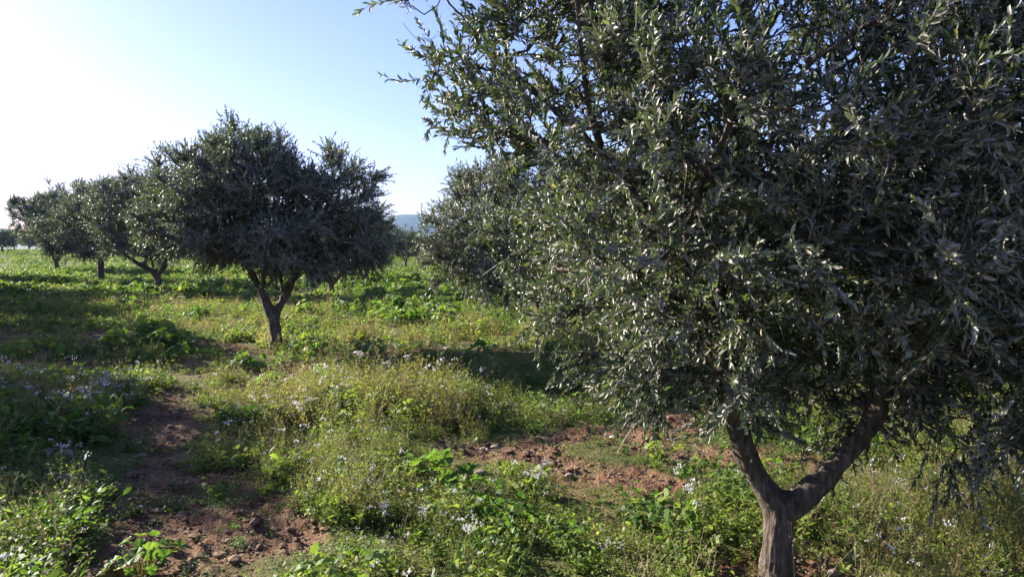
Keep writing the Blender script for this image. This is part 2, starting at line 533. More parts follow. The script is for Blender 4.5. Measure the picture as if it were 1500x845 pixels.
def sample_ell(ells, n, rng, shell=.55):
    vol = np.array([e[3] * e[4] * e[5] * (e[6] if len(e) > 6 else 1) for e in ells]); vol = vol / vol.sum()
    out = []
    for e, v in zip(ells, vol):
        k = int(n * v)
        d = unit(rng.normal(size=(k, 3)))
        rr = rng.uniform(shell ** 3, 1, k) ** (1 / 3)
        # lumpy outline
        lump = 1 + .16 * np.sin(d[:, 0] * 7 + e[0] * 5) * np.sin(d[:, 1] * 6 + 1) + .13 * np.sin(d[:, 2] * 9 + e[1] * 3) * np.cos(d[:, 0] * 5)
        out.append(np.array(e[:3]) + d * (rr * lump)[:, None] * np.array(e[3:6]))
    return np.concatenate(out)

def make_tree(limbs, ells, seed, n_att=900, step=.09, infl=.5, kill=.14, n_twigs=3500, leaf=.055, spacing=.016,
              fine=True, tl=(.12, .32), width=.2, base_r=.09, voxel=.012, thick=.016, shell=.5, noise=.010, zmin=.35, flare=1.35, gap=(1.5, .48, .5)):
    """limbs: list of polylines [(x,y,z,r)...] in tree space; the first starts at the base. Returns (trunk mesh, crown mesh)."""
    rng = np.random.default_rng(seed)
    nodes = []; par = []; rmin = []
    for li, lb in enumerate(limbs):
        pts = np.array(lb, float)
        # resample
        seg = np.linalg.norm(np.diff(pts[:, :3], axis=0), axis=1); cum = np.concatenate([[0], np.cumsum(seg)])
        m = max(2, int(cum[-1] / (step * .8)) + 1); s = np.linspace(0, cum[-1], m)
        q = np.stack([np.interp(s, cum, pts[:, k]) for k in range(4)], -1)
        # smooth the kinks
        for _ in range(2):
            q[1:-1] = (q[:-2] + q[1:-1] * 2 + q[2:]) / 4
        if li == 0:
            prev = -1
        else:
            d = np.linalg.norm(np.array(nodes) - q[0, :3], axis=1); prev = int(d.argmin()); q = q[1:]
        for row in q:
            nodes.append(row[:3]); par.append(prev); rmin.append(row[3]); prev = len(nodes) - 1
    ns = len(nodes)
    att = sample_ell(ells, n_att, rng, shell)
    att = att[att[:, 2] > zmin]
    nodes, par = colonize(nodes, par, att, step, infl, kill, rng, grav=.03)
    r, tips = radii(nodes, par)
    sc = base_r / r[0]
    r = np.maximum(r * min(sc, 1.4), .0022)
    r[:ns] = np.maximum(r[:ns] * .6, np.array(rmin)) if True else r[:ns]
    # children never thicker than their parent
    for i in range(1, len(nodes)):
        if par[i] >= 0: r[i] = min(r[i], r[par[i]] * 1.0 if i >= ns else 1e9)
    z0 = nodes[0][2]
    # thick part -> fused by a voxel remesh, thin part -> tubes
    Vt, Tt, Vn, Tn = [], [], [], []
    for c in chains(nodes, par, r):
        rr = r[c].copy(); pp = nodes[c].copy()
        if par[c[0]] >= 0 or c[0] != 0: rr[0] = min(rr[0], rr[1] * 1.25)
        if c[0] == 0:
            h = pp[:, 2] - z0; rr = rr * (1 + (flare - 1) * np.exp(-h / .10))
            pp = np.vstack([pp[0] - [0, 0, .15], pp]); rr = np.concatenate([[rr[0] * 1.2], rr])
        big = rr > thick
        if big.sum() >= 2:
            k = len(rr) if big.all() else int(np.argmax(~big)) + 1
            k = max(2, min(k + 1, len(rr)))
            tube(pp[:k], rr[:k], 12, Vt, Tt)
            if k < len(rr): tube(pp[k - 2:], rr[k - 2:], 5, Vn, Tn)
        else:
            tube(pp, rr, 5 if fine else 4, Vn, Tn)
    # thick mesh with closed ends
    V = np.concatenate(Vt); T = np.concatenate(Tt)
    import bmesh
    tmp = mesh_from('tmp', V, T, [])
    bm = bmesh.new(); bm.from_mesh(tmp)
    bmesh.ops.holes_fill(bm, edges=[e for e in bm.edges if e.is_boundary], sides=20)
    bmesh.ops.recalc_face_normals(bm, faces=bm.faces)
    bm.to_mesh(tmp); bm.free()
    to = link('tmp', tmp)
    md = to.modifiers.new('r', 'REMESH'); md.mode = 'VOXEL'; md.voxel_size = voxel; md.use_smooth_shade = True
    ms = to.modifiers.new('s', 'SMOOTH'); ms.iterations = 6; ms.factor = .5
    dg = bpy.context.evaluated_depsgraph_get()
    ev = bpy.data.meshes.new_from_object(to.evaluated_get(dg))
    nv = len(ev.vertices); co = np.zeros(nv * 3, np.float32); ev.vertices.foreach_get('co', co); co = co.reshape(-1, 3).astype(float)
    no = np.zeros(nv * 3, np.float32); ev.vertices.foreach_get('normal', no); no = no.reshape(-1, 3)
    quads = np.zeros(len(ev.loops), np.int32); ev.loops.foreach_get('vertex_index', quads)
    lt = np.zeros(len(ev.polygons), np.int32); ev.polygons.foreach_get('loop_total', lt)
    assert (lt == 4).all()
    quads = quads.reshape(-1, 4)
    bpy.data.objects.remove(to); bpy.data.meshes.remove(tmp); bpy.data.meshes.remove(ev)
    a = np.arctan2(co[:, 1], co[:, 0])
    dn = (fbm(co[:, 0] * 7 + co[:, 2] * 3, co[:, 1] * 7 - co[:, 2] * 4, seed + 3, 3) - .5) * 4 * noise + np.abs(fbm(a * 5, co[:, 2] * 5 + a * 2, seed + 8, 3) - .5) * -3 * noise * (co[:, 2] < .5)
    for kx in range(10):
        c0 = co[rng.integers(0, len(co))]
        dn = dn + rng.uniform(.3, 1.6) * noise * np.exp(-(((co - c0) ** 2).sum(1)) / rng.uniform(.025, .05) ** 2)
    dn = dn + (fbm(co[:, 0] * 22 + co[:, 2] * 2, co[:, 1] * 22 + co[:, 2] * 3.5, seed, 4) - .5) * 2 * noise + (fbm(co[:, 0] * 60, co[:, 1] * 60 + co[:, 2] * 9, seed + 5, 2) - .5) * noise * .7
    co = co + no * dn[:, None]
    Vall = [co]; Tall = [quads]
    if Vn:
        Vall.append(np.concatenate(Vn)); Tall.append(np.concatenate(Tn) + len(co))
    trunk = mesh_from('trunk', np.concatenate(Vall), np.concatenate(Tall), [M['bark']], smooth=True)
    # shoots
    cand = np.where((r < .011) & (np.arange(len(nodes)) >= ns))[0]
    wgt = np.where(tips[cand], 4.0, 1.0); wgt /= wgt.sum()
    pick = rng.choice(cand, n_twigs, p=wgt)
    gq = nodes[pick] * gap[0]
    gn = vnoise(gq[:, 0] + gq[:, 2] * .7, gq[:, 1] + seed, seed) * .5 + vnoise(gq[:, 0] * 1.3 + 5, gq[:, 2] * 1.3 + gq[:, 1] * .6, seed + 9) * .5
    pick = pick[~((gn < gap[1]) & ~(tips[pick] & (nodes[pick][:, 0] < -.45)) & (rng.random(n_twigs) < (gap[2](nodes[pick]) if callable(gap[2]) else gap[2])))]; n_twigs = len(pick)
    st = nodes[pick] + rng.normal(0, .012, (n_twigs, 3))
    par_dir = unit(nodes[pick] - nodes[par[pick]])
    cen = np.array([np.mean([e[0] for e in ells]), np.mean([e[1] for e in ells]), np.mean([e[2] for e in ells]) - .5])
    outw = unit(st - cen)
    top = max(e[2] + e[5] for e in ells); bot = min(e[2] - e[5] for e in ells)
    hz = ((st[:, 2] - bot) / (top - bot))[:, None]
    d = unit(par_dir * .7 + outw * .5 + rng.normal(0, .62, (n_twigs, 3)) + np.array([0, 0, 1]) * (hz - .25) * 1.1)
    length = rng.uniform(tl[0], tl[1], n_twigs)
    up = hz[:, 0] > .5
    Vs, Ts, tin, mi = [], [], [], []
    off = 0
    for sel, dr in ((up, .05), (~up, -.03)):
        if sel.sum() == 0: continue
        pts, tan = twigs(st[sel], d[sel], length[sel], rng, dr)
        v, t, ti = leaves_on(pts, tan, length[sel], rng, leaf, spacing, fine, width)
        Vs.append(v); Ts.append(t + off); tin.append(ti); mi.append(np.zeros(len(t), int)); off += len(v)
        # twig wood: 3-sided prisms
        n, k = pts.shape[:2]
        u = unit(np.cross(tan, np.array([.3, .2, .9]))); w = np.cross(tan, u)
        rad = np.linspace(.0024, .0009, k)[None, :, None] * (1 if fine else 1.6)
        rings = np.stack([pts + rad * (math.cos(a_) * u + math.sin(a_) * w) for a_ in (0, 2.094, 4.189)], 2)
        b = (np.arange(n)[:, None, None] * k + np.arange(k - 1)[None, :, None]) * 3
        j = np.arange(3)[None, None]; j2 = (j + 1) % 3
        q = np.stack([b + j, b + j2, b + 3 + j2, b + 3 + j], -1).reshape(-1, 4)
        tri = np.concatenate([q[:, [0, 1, 2]], q[:, [0, 2, 3]]])
        rv = rings.reshape(-1, 3)
        Vs.append(rv); Ts.append(tri + off); tin.append(np.full(len(rv), .5)); mi.append(np.ones(len(tri), int)); off += len(rv)
    crown = mesh_from('crown', np.concatenate(Vs), np.concatenate(Ts), [M['olive'], M['twig']], np.concatenate(mi), np.concatenate(tin))
    return trunk, crown

def place_tree(meshes, x, y, rz, s, label, group, name='olive_tree'):
    r = empty(name, (x, y, float(hgt(x, y)) - .02)); r.rotation_euler.z = rz; r.scale = s if hasattr(s, '__len__') else (s, s, s)
    tag(r, label, 'tree', group)
    link('trunk', meshes[0], r); link('crown', meshes[1], r)
    return r

# --- the big near tree
B = np.array([*P(1138, 858, 3.6)[:2], 0.0])
def rel(px, py, y, r=None):
    p = P(px, py, y) - B
    return (*p, r) if r is not None else tuple(p)
limbs = [
    [(0, 0, 0, .068), rel(1138, 800, 3.6, .066), rel(1143, 750, 3.6, .074), rel(1108, 705, 3.62, .057), rel(1086, 660, 3.60, .050), rel(1072, 600, 3.55, .048), rel(1066, 550, 3.5, .046),
     rel(1040, 495, 3.6, .046), rel(1012, 440, 3.55, .042), rel(985, 380, 3.5, .036), rel(940, 310, 3.5, .030), rel(885, 235, 3.55, .024), rel(820, 175, 3.6, .019), rel(760, 120, 3.65, .013), rel(700, 70, 3.7, .009)],
    [rel(1145, 755, 3.6, .080), rel(1185, 728, 3.6, .060), rel(1235, 680, 3.62, .053), rel(1275, 630, 3.62, .049), rel(1296, 575, 3.6, .050), rel(1315, 510, 3.55, .045), rel(1350, 430, 3.5, .038), rel(1390, 340, 3.45, .030), rel(1440, 230, 3.4, .022)],
    [rel(1290, 600, 3.6, .045), rel(1275, 520, 3.75, .040), rel(1250, 420, 3.85, .034), rel(1240, 300, 3.9, .026), rel(1220, 170, 3.95, .018)],
    [rel(1040, 495, 3.6, .036), rel(1060, 420, 3.75, .032), rel(1090, 330, 3.9, .026), rel(1080, 220, 3.9, .020), rel(1050, 100, 3.9, .014)],
    [rel(1012, 440, 3.55, .026), rel(950, 420, 3.9, .022), rel(880, 400, 4.3, .017), rel(810, 400, 4.7, .012)],
    [rel(885, 235, 3.55, .018), rel(860, 160, 3.4, .014), rel(850, 70, 3.3, .010), rel(840, -40, 3.3, .007)],
    [rel(1000, 420, 3.55, .020), rel(1010, 330, 3.2, .017), rel(1040, 240, 2.9, .012)],
    [rel(1315, 510, 3.55, .026), rel(1400, 480, 3.3, .020), rel(1480, 480, 3.1, .014)],
]
def E(px, py, y, rx, ry, rz, w=1): return (*rel(px, py, y), rx, ry, rz, w)
ells = [
    (.35, .0, 2.15, 1.25, 1.15, 1.25, 1.3),
    E(830, 120, 3.75, .60, .6, .55, .9),
    E(690, 70, 3.7, .33, .4, .30, .9), E(690, 190, 3.75, .26, .3, .16, 1.1), E(640, 20, 3.6, .24, .3, .24, 1.3), E(670, 130, 3.6, .26, .3, .2, 1.1),
    E(840, 50, 3.5, .5, .5, .6, .9),
    E(880, 360, 4.5, .40, .6, .45, 1.6), E(800, 380, 5.0, .40, .5, .34, 1.0),
    E(900, 430, 4.0, .42, .5, .40, 2.0),
    E(975, 535, 3.7, .26, .40, .30, 2.0),
    E(1200, 400, 3.1, .50, .45, .30, 1.2),
    E(1210, 520, 4.0, .6, .5, .40, 1.5),
    E(1480, 330, 3.4, .9, 1.0, 1.05, 1.2),
    E(1450, 560, 3.2, .40, .5, .45, 2.0),
    E(1350, 250, 2.8, .6, .5, .6, 1.2),
    E(1000, 250, 3.0, .5, .5, .6, 1.2),
]
main_mesh = make_tree(limbs, ells, 11, n_att=2300, step=.075, infl=.45, kill=.105, n_twigs=11500, leaf=.044, spacing=.0155, base_r=.068, width=.285, gap=(2.3, .52, lambda q: .20 + .30 * np.clip((q[:, 0] - .5) / .6, 0, 1) * np.clip((q[:, 2] - 1.4) / .4, 0, 1) + .66 * np.clip((q[:, 2] - 1.75) / .5, 0, 1) * np.clip((.35 - q[:, 0]) / .5, 0.35, 1)), noise=.009, shell=.35, zmin=.62)
r = empty('olive_tree', (B[0], B[1], float(hgt(B[0], B[1])))); tag(r, 'large near olive tree with forked trunk, crown filling the right half of the view', 'tree', 'olive trees of the grove')
link('trunk', main_mesh[0], r); link('crown', main_mesh[1], r)

# --- the second tree, left of the middle
g2 = G(405, 513); B2 = np.array([g2[0], g2[1], 0.0]); Y2 = B2[1]
def rel2(px, py, y, r=None):
    p = P(px, py, Y2 + y) - B2
    return (*p, r) if r is not None else tuple(p)
def E2(px, py, y, rx, ry, rz, w=1): return (*rel2(px, py, y), rx, ry, rz, w)
limbs2 = [
    [(0, 0, 0, .088), rel2(404, 485, 0, .085), rel2(400, 465, 0, .09), rel2(386, 435, 0, .062), rel2(368, 400, 0, .054), rel2(350, 370, -.1, .05), rel2(330, 330, -.2, .04), rel2(300, 290, -.2, .028)],
    [rel2(402, 467, 0, .075), rel2(413, 445, 0, .062), rel2(428, 412, 0, .054), rel2(445, 385, .1, .052), rel2(465, 340, .2, .04), rel2(485, 290, .2, .028)],
    [rel2(412, 448, 0, .04), rel2(414, 420, .2, .038), rel2(405, 380, .3, .034), rel2(390, 300, .3, .028), rel2(370, 240, .2, .02)],
    [rel2(384, 430, 0, .036), rel2(388, 400, -.4, .034), rel2(395, 350, -.7, .028), rel2(410, 290, -.8, .02)],
    [rel2(350, 370, -.1, .036), rel2(300, 360, .2, .03), rel2(255, 350, .2, .022)],
]
ells2 = [
    E2(365, 275, 0, .85, 1.15, .74, 1.2), E2(300, 300, -.1, .75, .95, .75, 1.1), E2(262, 325, 0, .46, .8, .52, 1.3),
    E2(492, 305, .2, .62, 1.0, .74, 1.2), E2(440, 360, 0, .9, 1.2, .45, 1), E2(350, 350, 0, .9, 1.1, .42, 1), E2(530, 350, .2, .36, .6, .48, 1.2),
    E2(345, 224, 0, .35, .4, .26, 1.3),
]
tree2_mesh = make_tree(limbs2, ells2, 23, n_att=1500, step=.13, infl=.6, kill=.17, n_twigs=10500, leaf=.056, spacing=.019, fine=False, tl=(.16, .40), width=.28, base_r=.10, voxel=.02, thick=.02, noise=.012, shell=.3, zmin=.5)
r = empty('olive_tree', (B2[0], B2[1], float(hgt(B2[0], B2[1])))); tag(r, 'rounded olive tree with slim V-shaped trunk standing alone left of the middle', 'tree', 'olive trees of the grove')
link('trunk', tree2_mesh[0], r); link('crown', tree2_mesh[1], r)

# --- prototypes for the rest of the grove
def proto(seed, h=3.8, rad=1.9, low=.9):
    rg = random.Random(seed)
    zf = rg.uniform(.5, .9)
    limbs = [[(0, 0, 0, .12), (rg.uniform(-.05, .05), .02, zf * .6, .11), (.03, 0, zf, .11), (.35, .1, zf + .45, .075), (.75, .25, zf + .95, .05), (1.0, .35, zf + 1.5, .03)],
             [(0.02, 0, zf, .10), (-.35, -.12, zf + .4, .075), (-.8, -.2, zf + .85, .055), (-1.05, -.25, zf + 1.4, .03)],
             [(0.02, 0, zf + .05, .07), (0.0, .25, zf + .6, .06), (-.05, .45, zf + 1.2, .045), (0, .5, zf + 1.9, .025)],
             [(.2, .05, zf + .25, .05), (.15, -.4, zf + .8, .045), (.1, -.7, zf + 1.4, .03)]]
    el = [(0, 0, h * .62, rad * .72, rad * .72, h * .36, 1.2)]
    for k in range(7):
        a = k * 2 * math.pi / 7 + rg.uniform(-.3, .3)
        rr = rad * rg.uniform(.50, .66)
        el.append((rr * math.cos(a), rr * math.sin(a), h * rg.uniform(.42, .64), rad * rg.uniform(.36, .46), rad * rg.uniform(.36, .46), h * rg.uniform(.16, .24), 1.3))
    return make_tree(limbs, el, seed, n_att=900, step=.16, infl=.7, kill=.2, n_twigs=6000, leaf=.080, spacing=.030, fine=False, tl=(.2, .5), width=.28, base_r=.12, voxel=.03, thick=.025, noise=.012, shell=.35, zmin=low)
PR = [proto(101), proto(202, 3.6, 2.0, .8), proto(303, 4.0, 1.8, 1.0)]

# the tree right behind the big one (finer, it is nearer than the rest)
g3 = G(797, 497)
mid = make_tree(
    [[(0, 0, 0, .10), (-.03, 0, .35, .09), (-.10, 0, .7, .075), (-.45, -.1, 1.3, .05), (-.8, -.2, 1.8, .03)],
     [(-.10, 0, .7, .07), (.3, .1, 1.2, .05), (.7, .2, 1.8, .03)], [(-.05, 0, .6, .05), (0, -.5, 1.2, .04), (0, -.8, 1.7, .025)]],
    [(-.1, 0, 2.0, 1.5, 1.4, 1.05, 1), (-1.25, -.1, 1.55, .75, .8, .72, 1.4), (.9, .2, 2.0, 1.0, 1.0, 1.0, 1), (-1.0, .3, 2.3, .5, .6, .45, 1.2), (-.6, -.7, 1.1, .7, .6, .45, 1.3)],
    41, n_att=1300, step=.13, infl=.6, kill=.17, n_twigs=9500, leaf=.056, spacing=.020, fine=False, tl=(.16, .40), width=.28, base_r=.10, voxel=.02, thick=.02, shell=.3, zmin=.55)
place_tree(mid, g3[0], g3[1], 0, 1.0, 'olive tree half hidden behind the left edge of the large near tree', 'olive trees of the grove')

lean = make_tree(
    [[(0, 0, 0, .13), (.0, 0, .35, .12), (-.03, 0, .62, .125), (-.35, 0, .82, .085), (-.75, .05, 1.02, .07), (-1.2, .1, 1.32, .055), (-1.5, .1, 1.9, .035)],
     [(-.02, 0, .60, .10), (.22, 0, .90, .08), (.36, .1, 1.3, .06), (.5, .1, 2.0, .035)], [(-.45, .0, .86, .07), (-.45, .2, 1.4, .055), (-.4, .3, 2.1, .03)], [(-.1, 0, .66, .06), (0, -.5, 1.2, .045), (.0, -.8, 1.8, .025)]],
    [(-.55, 0, 2.55, 1.25, 1.5, 1.15, 1.2), (-1.2, 0, 2.1, .65, .8, .8, 1.2), (.55, 0, 2.1, .85, 1.1, .9, 1.2), (.2, .2, 3.0, .9, .9, .7, 1), (-.1, .1, 1.55, 1.1, 1.2, .45, 1)],
    57, n_att=1000, step=.16, infl=.7, kill=.2, n_twigs=6000, leaf=.08, spacing=.030, fine=False, tl=(.2, .5), width=.28, base_r=.13, voxel=.03, thick=.025, noise=.014, shell=.35, zmin=1.1)
def at(px, depth): return ((px - 750) / F * depth, depth)
place_tree(lean, (232 - 750) / F * 24.5, 24.5, 0, 1.0, 'dark olive tree with low forked trunk and a limb reaching left, beside the rounded tree', 'olive trees of the grove')
# (x, y, proto, rz, scale, label)
GROVE = [
    (*at(148, 31), 1, 1.9, (1.15, 1.15, 1.12), 'olive tree on the left with a thin V trunk, middle one of the left three'),
    (*at(84, 40), 2, 4.0, (1.08, 1.08, 1.13), 'leftmost olive tree of the row with its crown tapering into the white sky'),
    (*at(486, 24.0), 2, 2.5, (.80, .80, .74), 'olive tree mostly hidden behind the rounded tree, leaning trunk on its right'),
    (*at(536, 31), 1, .5, (.85, .85, .78), 'smaller olive tree showing past the right edge of the rounded tree'),
    (*at(655, 44), 0, 5.0, (.8, .8, .62), 'far dark olive tree closing the gap below the blue hill'),
    (*at(594, 50), 2, 5.0, (.65, .65, .66), 'farthest small olive tree in the gap below the blue hill'),
    (*at(1010, 17), 1, 3.0, 1.0, 'olive tree glimpsed behind the left limb of the large near tree'),
    (*at(1330, 14), 0, 1.2, 1.0, 'olive tree glimpsed behind the right limb of the large near tree'),
    (*at(1620, 15), 2, 2.2, 1.0, 'olive tree behind the right edge of the large crown'),
    (*at(880, 26), 2, .9, 1.0, 'distant olive tree behind the half hidden one'),
    (*at(1180, 27), 1, 4.4, 1.05, 'distant olive tree seen through the fork of the near tree'),
    (*at(1480, 29), 0, 4.4, 1.05, 'distant olive tree behind the hanging right branches'),
    (-20.2, 25.8, 1, .7, (1.1, 1.1, 1.35), 'olive tree beyond the left edge that throws the far shadow'),
    (-25.3, 33.4, 2, .2, (1.0, 1.0, 1.1), 'olive tree beyond the left edge, farthest of those throwing shade'),
    (-16.9, 20.3, 1, 3.1, (1.05, 1.05, 1.1), 'olive tree beyond the left edge, between the far and middle shade'),
    (-12.9, 15.0, 0, .7, (1.15, 1.15, 1.1), 'olive tree beyond the left edge that throws the middle shadow'),
    (-10.2, 9.3, 2, 2.0, (1.0, 1.0, .95), 'near olive tree beyond the left edge that shades the path'),
]
for x, y, k, rz, s, lab in GROVE:
    place_tree(PR[k], x, y, rz, s, lab, 'olive trees of the grove')
for px, d, k, s, lab in [(4, 72, 0, .62, 'small dark bushy tree at the far left edge on the horizon'),
                    (-22, 84, 1, .8, 'far dark crown cut by the left edge on the horizon'), (44, 92, 0, .7, 'far low crown below the leftmost tree of the row'), (66, 108, 2, .9, 'small far crown on the horizon behind the leftmost row tree'),
                    (22, 95, 2, .75, 'tiny far tree beside the bush on the left horizon'), (440, 60, 1, 1, 'far olive tree seen under the rounded crown'), (330, 56, 0, 1, 'far olive tree seen left of the slim V trunk'),
                    (260, 64, 2, 1, 'far olive tree right of the dark forked trunk'), (700, 62, 2, .62, 'far olive tree at the back of the right row'), (612, 72, 1, .6, 'farthest crown at the end of the open lane'),
                    (170, 75, 1, 1, 'far olive tree seen between the left trunks')]:
    x, y = at(px, d)
    place_tree(PR[k], x, y, px * .37, s, lab, 'olive trees at the back of the grove')

# ------------------------------------------------------------------ ground plants: templates
class Tpl:
    def __init__(s): s.V = []; s.T = []; s.M = []; s.n = 0; s.dt = []
    def add(s, V, T, m, dt=0.0):
        V = np.asarray(V, float).reshape(-1, 3); T = np.asarray(T, int).reshape(-1, 3)
        s.V.append(V); s.T.append(T + s.n); s.M.append(np.full(len(T), m)); s.dt.append(np.full(len(V), dt)); s.n += len(V)
    def done(s):
        s.V = np.concatenate(s.V); s.T = np.concatenate(s.T); s.M = np.concatenate(s.M); s.dt = np.concatenate(s.dt); return s
def tleaf(t, p, ax, nor, L, W, m, bend=.2, segs=1, dt=0.0):
    ax = unit(ax); side = unit(np.cross(ax, nor)); nor = np.cross(side, ax)
    if segs == 1:
        c = p + ax * L * .5 + nor * L * bend * .3
        t.add([p, c - side * W / 2, c + side * W / 2, p + ax * L - nor * L * bend * .3], [[0, 2, 1], [1, 2, 3]], m, dt)
    else:
        b = p + ax * L * .35 + nor * L * bend * .3; c = p + ax * L * .72 + nor * L * bend * .15
        t.add([p, b - side * W * .45, b + side * W * .45, c - side * W * .42, c + side * W * .42, p + ax * L - nor * L * bend * .3], [[0, 2, 1], [1, 2, 4], [1, 4, 3], [3, 4, 5]], m, dt)
def ribbon(t, pts, w, m, dt=0.0):
    pts = np.asarray(pts); k = len(pts)
    tg = unit(np.gradient(pts, axis=0)); s = unit(np.cross(tg, np.array([.4, -.9, .1])))
    ww = np.linspace(w, w * .35, k)[:, None] * .5
    V = np.concatenate([pts - s * ww, pts + s * ww]); i = np.arange(k - 1)
    t.add(V, np.concatenate([np.stack([i, i + k, i + k + 1], -1), np.stack([i, i + k + 1, i + 1], -1)]), m, dt)
def stemcurve(rg, p, h, lean, n=5):
    a = rg.uniform(0, 2 * math.pi); d = np.array([math.cos(a) * lean, math.sin(a) * lean, 1.0]); d = unit(d)
    b = rg.uniform(-.35, .35, 3); b[2] = 0
    pts = [np.array(p, float)]
    for k in range(n - 1):
        pts.append(pts[-1] + d * h / (n - 1)); d = unit(d + b * .35 + rg.normal(0, .07, 3))
    return np.array(pts)
def rdir(rg, z0=-.2, z1=.8):
    a = rg.uniform(0, 2 * math.pi); z = rg.uniform(z0, z1); return np.array([math.cos(a), math.sin(a), z])
# material slots: 0 leaf, 1 stem, 2 petal, 3 straw
def flower_head(t, rg, p, r=.012, n=5):
    for k in range(n):
        c = p + rg.normal(0, r, 3) * np.array([1, 1, .6])
        nn = unit(rdir(rg, .2, 1.2)); u = unit(np.cross(nn, [.2, .9, .3])); w = np.cross(nn, u); q = rg.uniform(.006, .0095)
        V = [c]
        for j in range(8):
            a = j * math.pi / 4; rr = q if j % 2 == 0 else q * .42
            V.append(c + (math.cos(a) * u + math.sin(a) * w) * rr + nn * q * .25)
        t.add(V, [[0, j + 1, (j + 1) % 8 + 1] for j in range(8)], 2)
def t_weed(seed, h=.30, stems=7, flowers=True, lod=0, fp=.045):
    """slender branching weed: many thin stems, narrow leaves, white flower heads"""
    rg = np.random.default_rng(seed); t = Tpl()
    for s in range(stems):
        hh = h * rg.uniform(.6, 1.15)
        pts = stemcurve(rg, (rg.normal(0, .03), rg.normal(0, .03), 0), hh, .35)
        ribbon(t, pts, .0032 * (1 + lod), 1, rg.uniform(-.1, .3))
        nl = 15 if lod == 0 else 6
        for k in range(nl):
            f = rg.uniform(.05, .97); i = f * 4; i0 = int(i); p = pts[i0] * (1 - i + i0) + pts[min(i0 + 1, 4)] * (i - i0)
            L = rg.uniform(.018, .042) * (1.25 - f * .7) * (1 + .6 * lod)
            tleaf(t, p, rdir(rg, .1, 1.3), unit(rdir(rg, .5, 1.5)), L, L * rg.uniform(.18, .32) * (1 + .3 * lod), 0, dt=rg.uniform(-.15, .15))
        nb = 2 if lod == 0 else 0
        tips = [pts[-1]]
        for b in range(nb):
            q = stemcurve(rg, pts[rg.integers(2, 4)], hh * .35, .8, 3); ribbon(t, q, .002, 1); tips.append(q[-1])
            for k in range(4):
                tleaf(t, q[rg.integers(0, 3)], rdir(rg, .1, 1.2), unit(rdir(rg, .5, 1.5)), .018, .005, 0)
        if flowers:
            for q in tips:
                if rg.random() < fp: flower_head(t, rg, q, .013 * (1 + .5 * lod), 7 if lod == 0 else 2)
        elif rg.random() < .5:
            for k in range(4): tleaf(t, tips[0], rdir(rg, .3, 1.6), [0, 0, 1], .012, .004, 3)
    return t.done()
def t_leafy(seed, h=.14, stems=8, lod=0, size=1.0):
    """bushy low plant with oblong leaves"""
    rg = np.random.default_rng(seed); t = Tpl()
    for s in range(stems):
        pts = stemcurve(rg, (rg.normal(0, .035), rg.normal(0, .035), 0), h * rg.uniform(.5, 1.2), 1.0, 4)
        ribbon(t, pts, .003, 1)
        for k in range(8 if lod == 0 else 4):
            p = pts[rg.integers(0, 4)] + rg.normal(0, .006, 3)
            L = rg.uniform(.028, .058) * size * (1 + .5 * lod)
            tleaf(t, p, rdir(rg, .0, 1.0), unit(rdir(rg, .8, 2)), L, L * rg.uniform(.32, .48), 0, .35, 1 if lod else 2, dt=rg.uniform(-.2, .2))
    return t.done()
def t_grass(seed, h=.2, n=22, m=0, w=.004):
    rg = np.random.default_rng(seed); t = Tpl()
    for s in range(n):
        pts = stemcurve(rg, (rg.normal(0, .025), rg.normal(0, .025), 0), h * rg.uniform(.5, 1.2), .6, 4); ribbon(t, pts, w, m, rg.uniform(-.2, .2))
    return t.done()
def t_dry(seed, h=.28, n=8):
    rg = np.random.default_rng(seed); t = Tpl()
    for s in range(n):
        pts = stemcurve(rg, (rg.normal(0, .03), rg.normal(0, .03), 0), h * rg.uniform(.5, 1.2), .4, 5); ribbon(t, pts, .0026, 3, rg.uniform(-.2, .2))
        for k in range(7):
            tleaf(t, pts[rg.integers(2, 5)] + rg.normal(0, .006, 3), rdir(rg, .2, 1.5), unit(rdir(rg, .2, 1)), rg.uniform(.008, .018), .005, 3, dt=rg.uniform(-.2, .2))
    return t.done()
def t_carpet(seed, n=40, r=.10, L0=.018):
    rg = np.random.default_rng(seed); t = Tpl()
    for k in range(n):
        p = np.array([rg.normal(0, r * .6), rg.normal(0, r * .6), rg.uniform(.004, .04)])
        L = L0 * rg.uniform(.7, 1.5); tleaf(t, p, rdir(rg, -.1, .7), unit(rdir(rg, 1, 3)), L, L * rg.uniform(.4, .7), 0, dt=rg.uniform(-.2, .2))
    return t.done()
def t_mallow(seed, n=26, h=.24, size=1.0, spread=.16, flat=False):
    """broad, scalloped round leaves on long stalks"""
    rg = np.random.default_rng(seed); t = Tpl()
    for k in range(n):
        a = rg.uniform(0, 2 * math.pi); rr = spread * math.sqrt(rg.random()); hh = h * rg.uniform(.35, 1.1) * (1 - .35 * rr / spread)
        p0 = np.array([rr * .25 * math.cos(a), rr * .25 * math.sin(a), 0]); p1 = np.array([rr * math.cos(a), rr * math.sin(a), hh])
        pm = (p0 + p1) / 2 + np.array([math.cos(a), math.sin(a), 0]) * -.02 + np.array([0, 0, .02])
        ribbon(t, [p0, pm, p1], .005, 1)
        R = rg.uniform(.022, .052) * size
        nn = unit(np.array([math.cos(a) * .55, math.sin(a) * .55, 1.0]) + rg.normal(0, .30, 3))
        u = unit(np.cross(nn, rg.normal(size=3))); w = np.cross(nn, u)
        V = [p1 - nn * R * .22]; K = 15
        for j in range(K):
            an = j / (K - 1) * 5.6 + .34
            s = R * (1 + .13 * math.cos(an * 7.5)) * (1 - .08 * math.cos(an))
            V.append(p1 + (math.cos(an) * u + math.sin(an) * w) * s + nn * R * .10 * math.sin(an * 5 + k))
        t.add(V, [[0, j + 1, j + 2] for j in range(K - 1)], 0, rg.uniform(-.3, .3))
    return t.done()

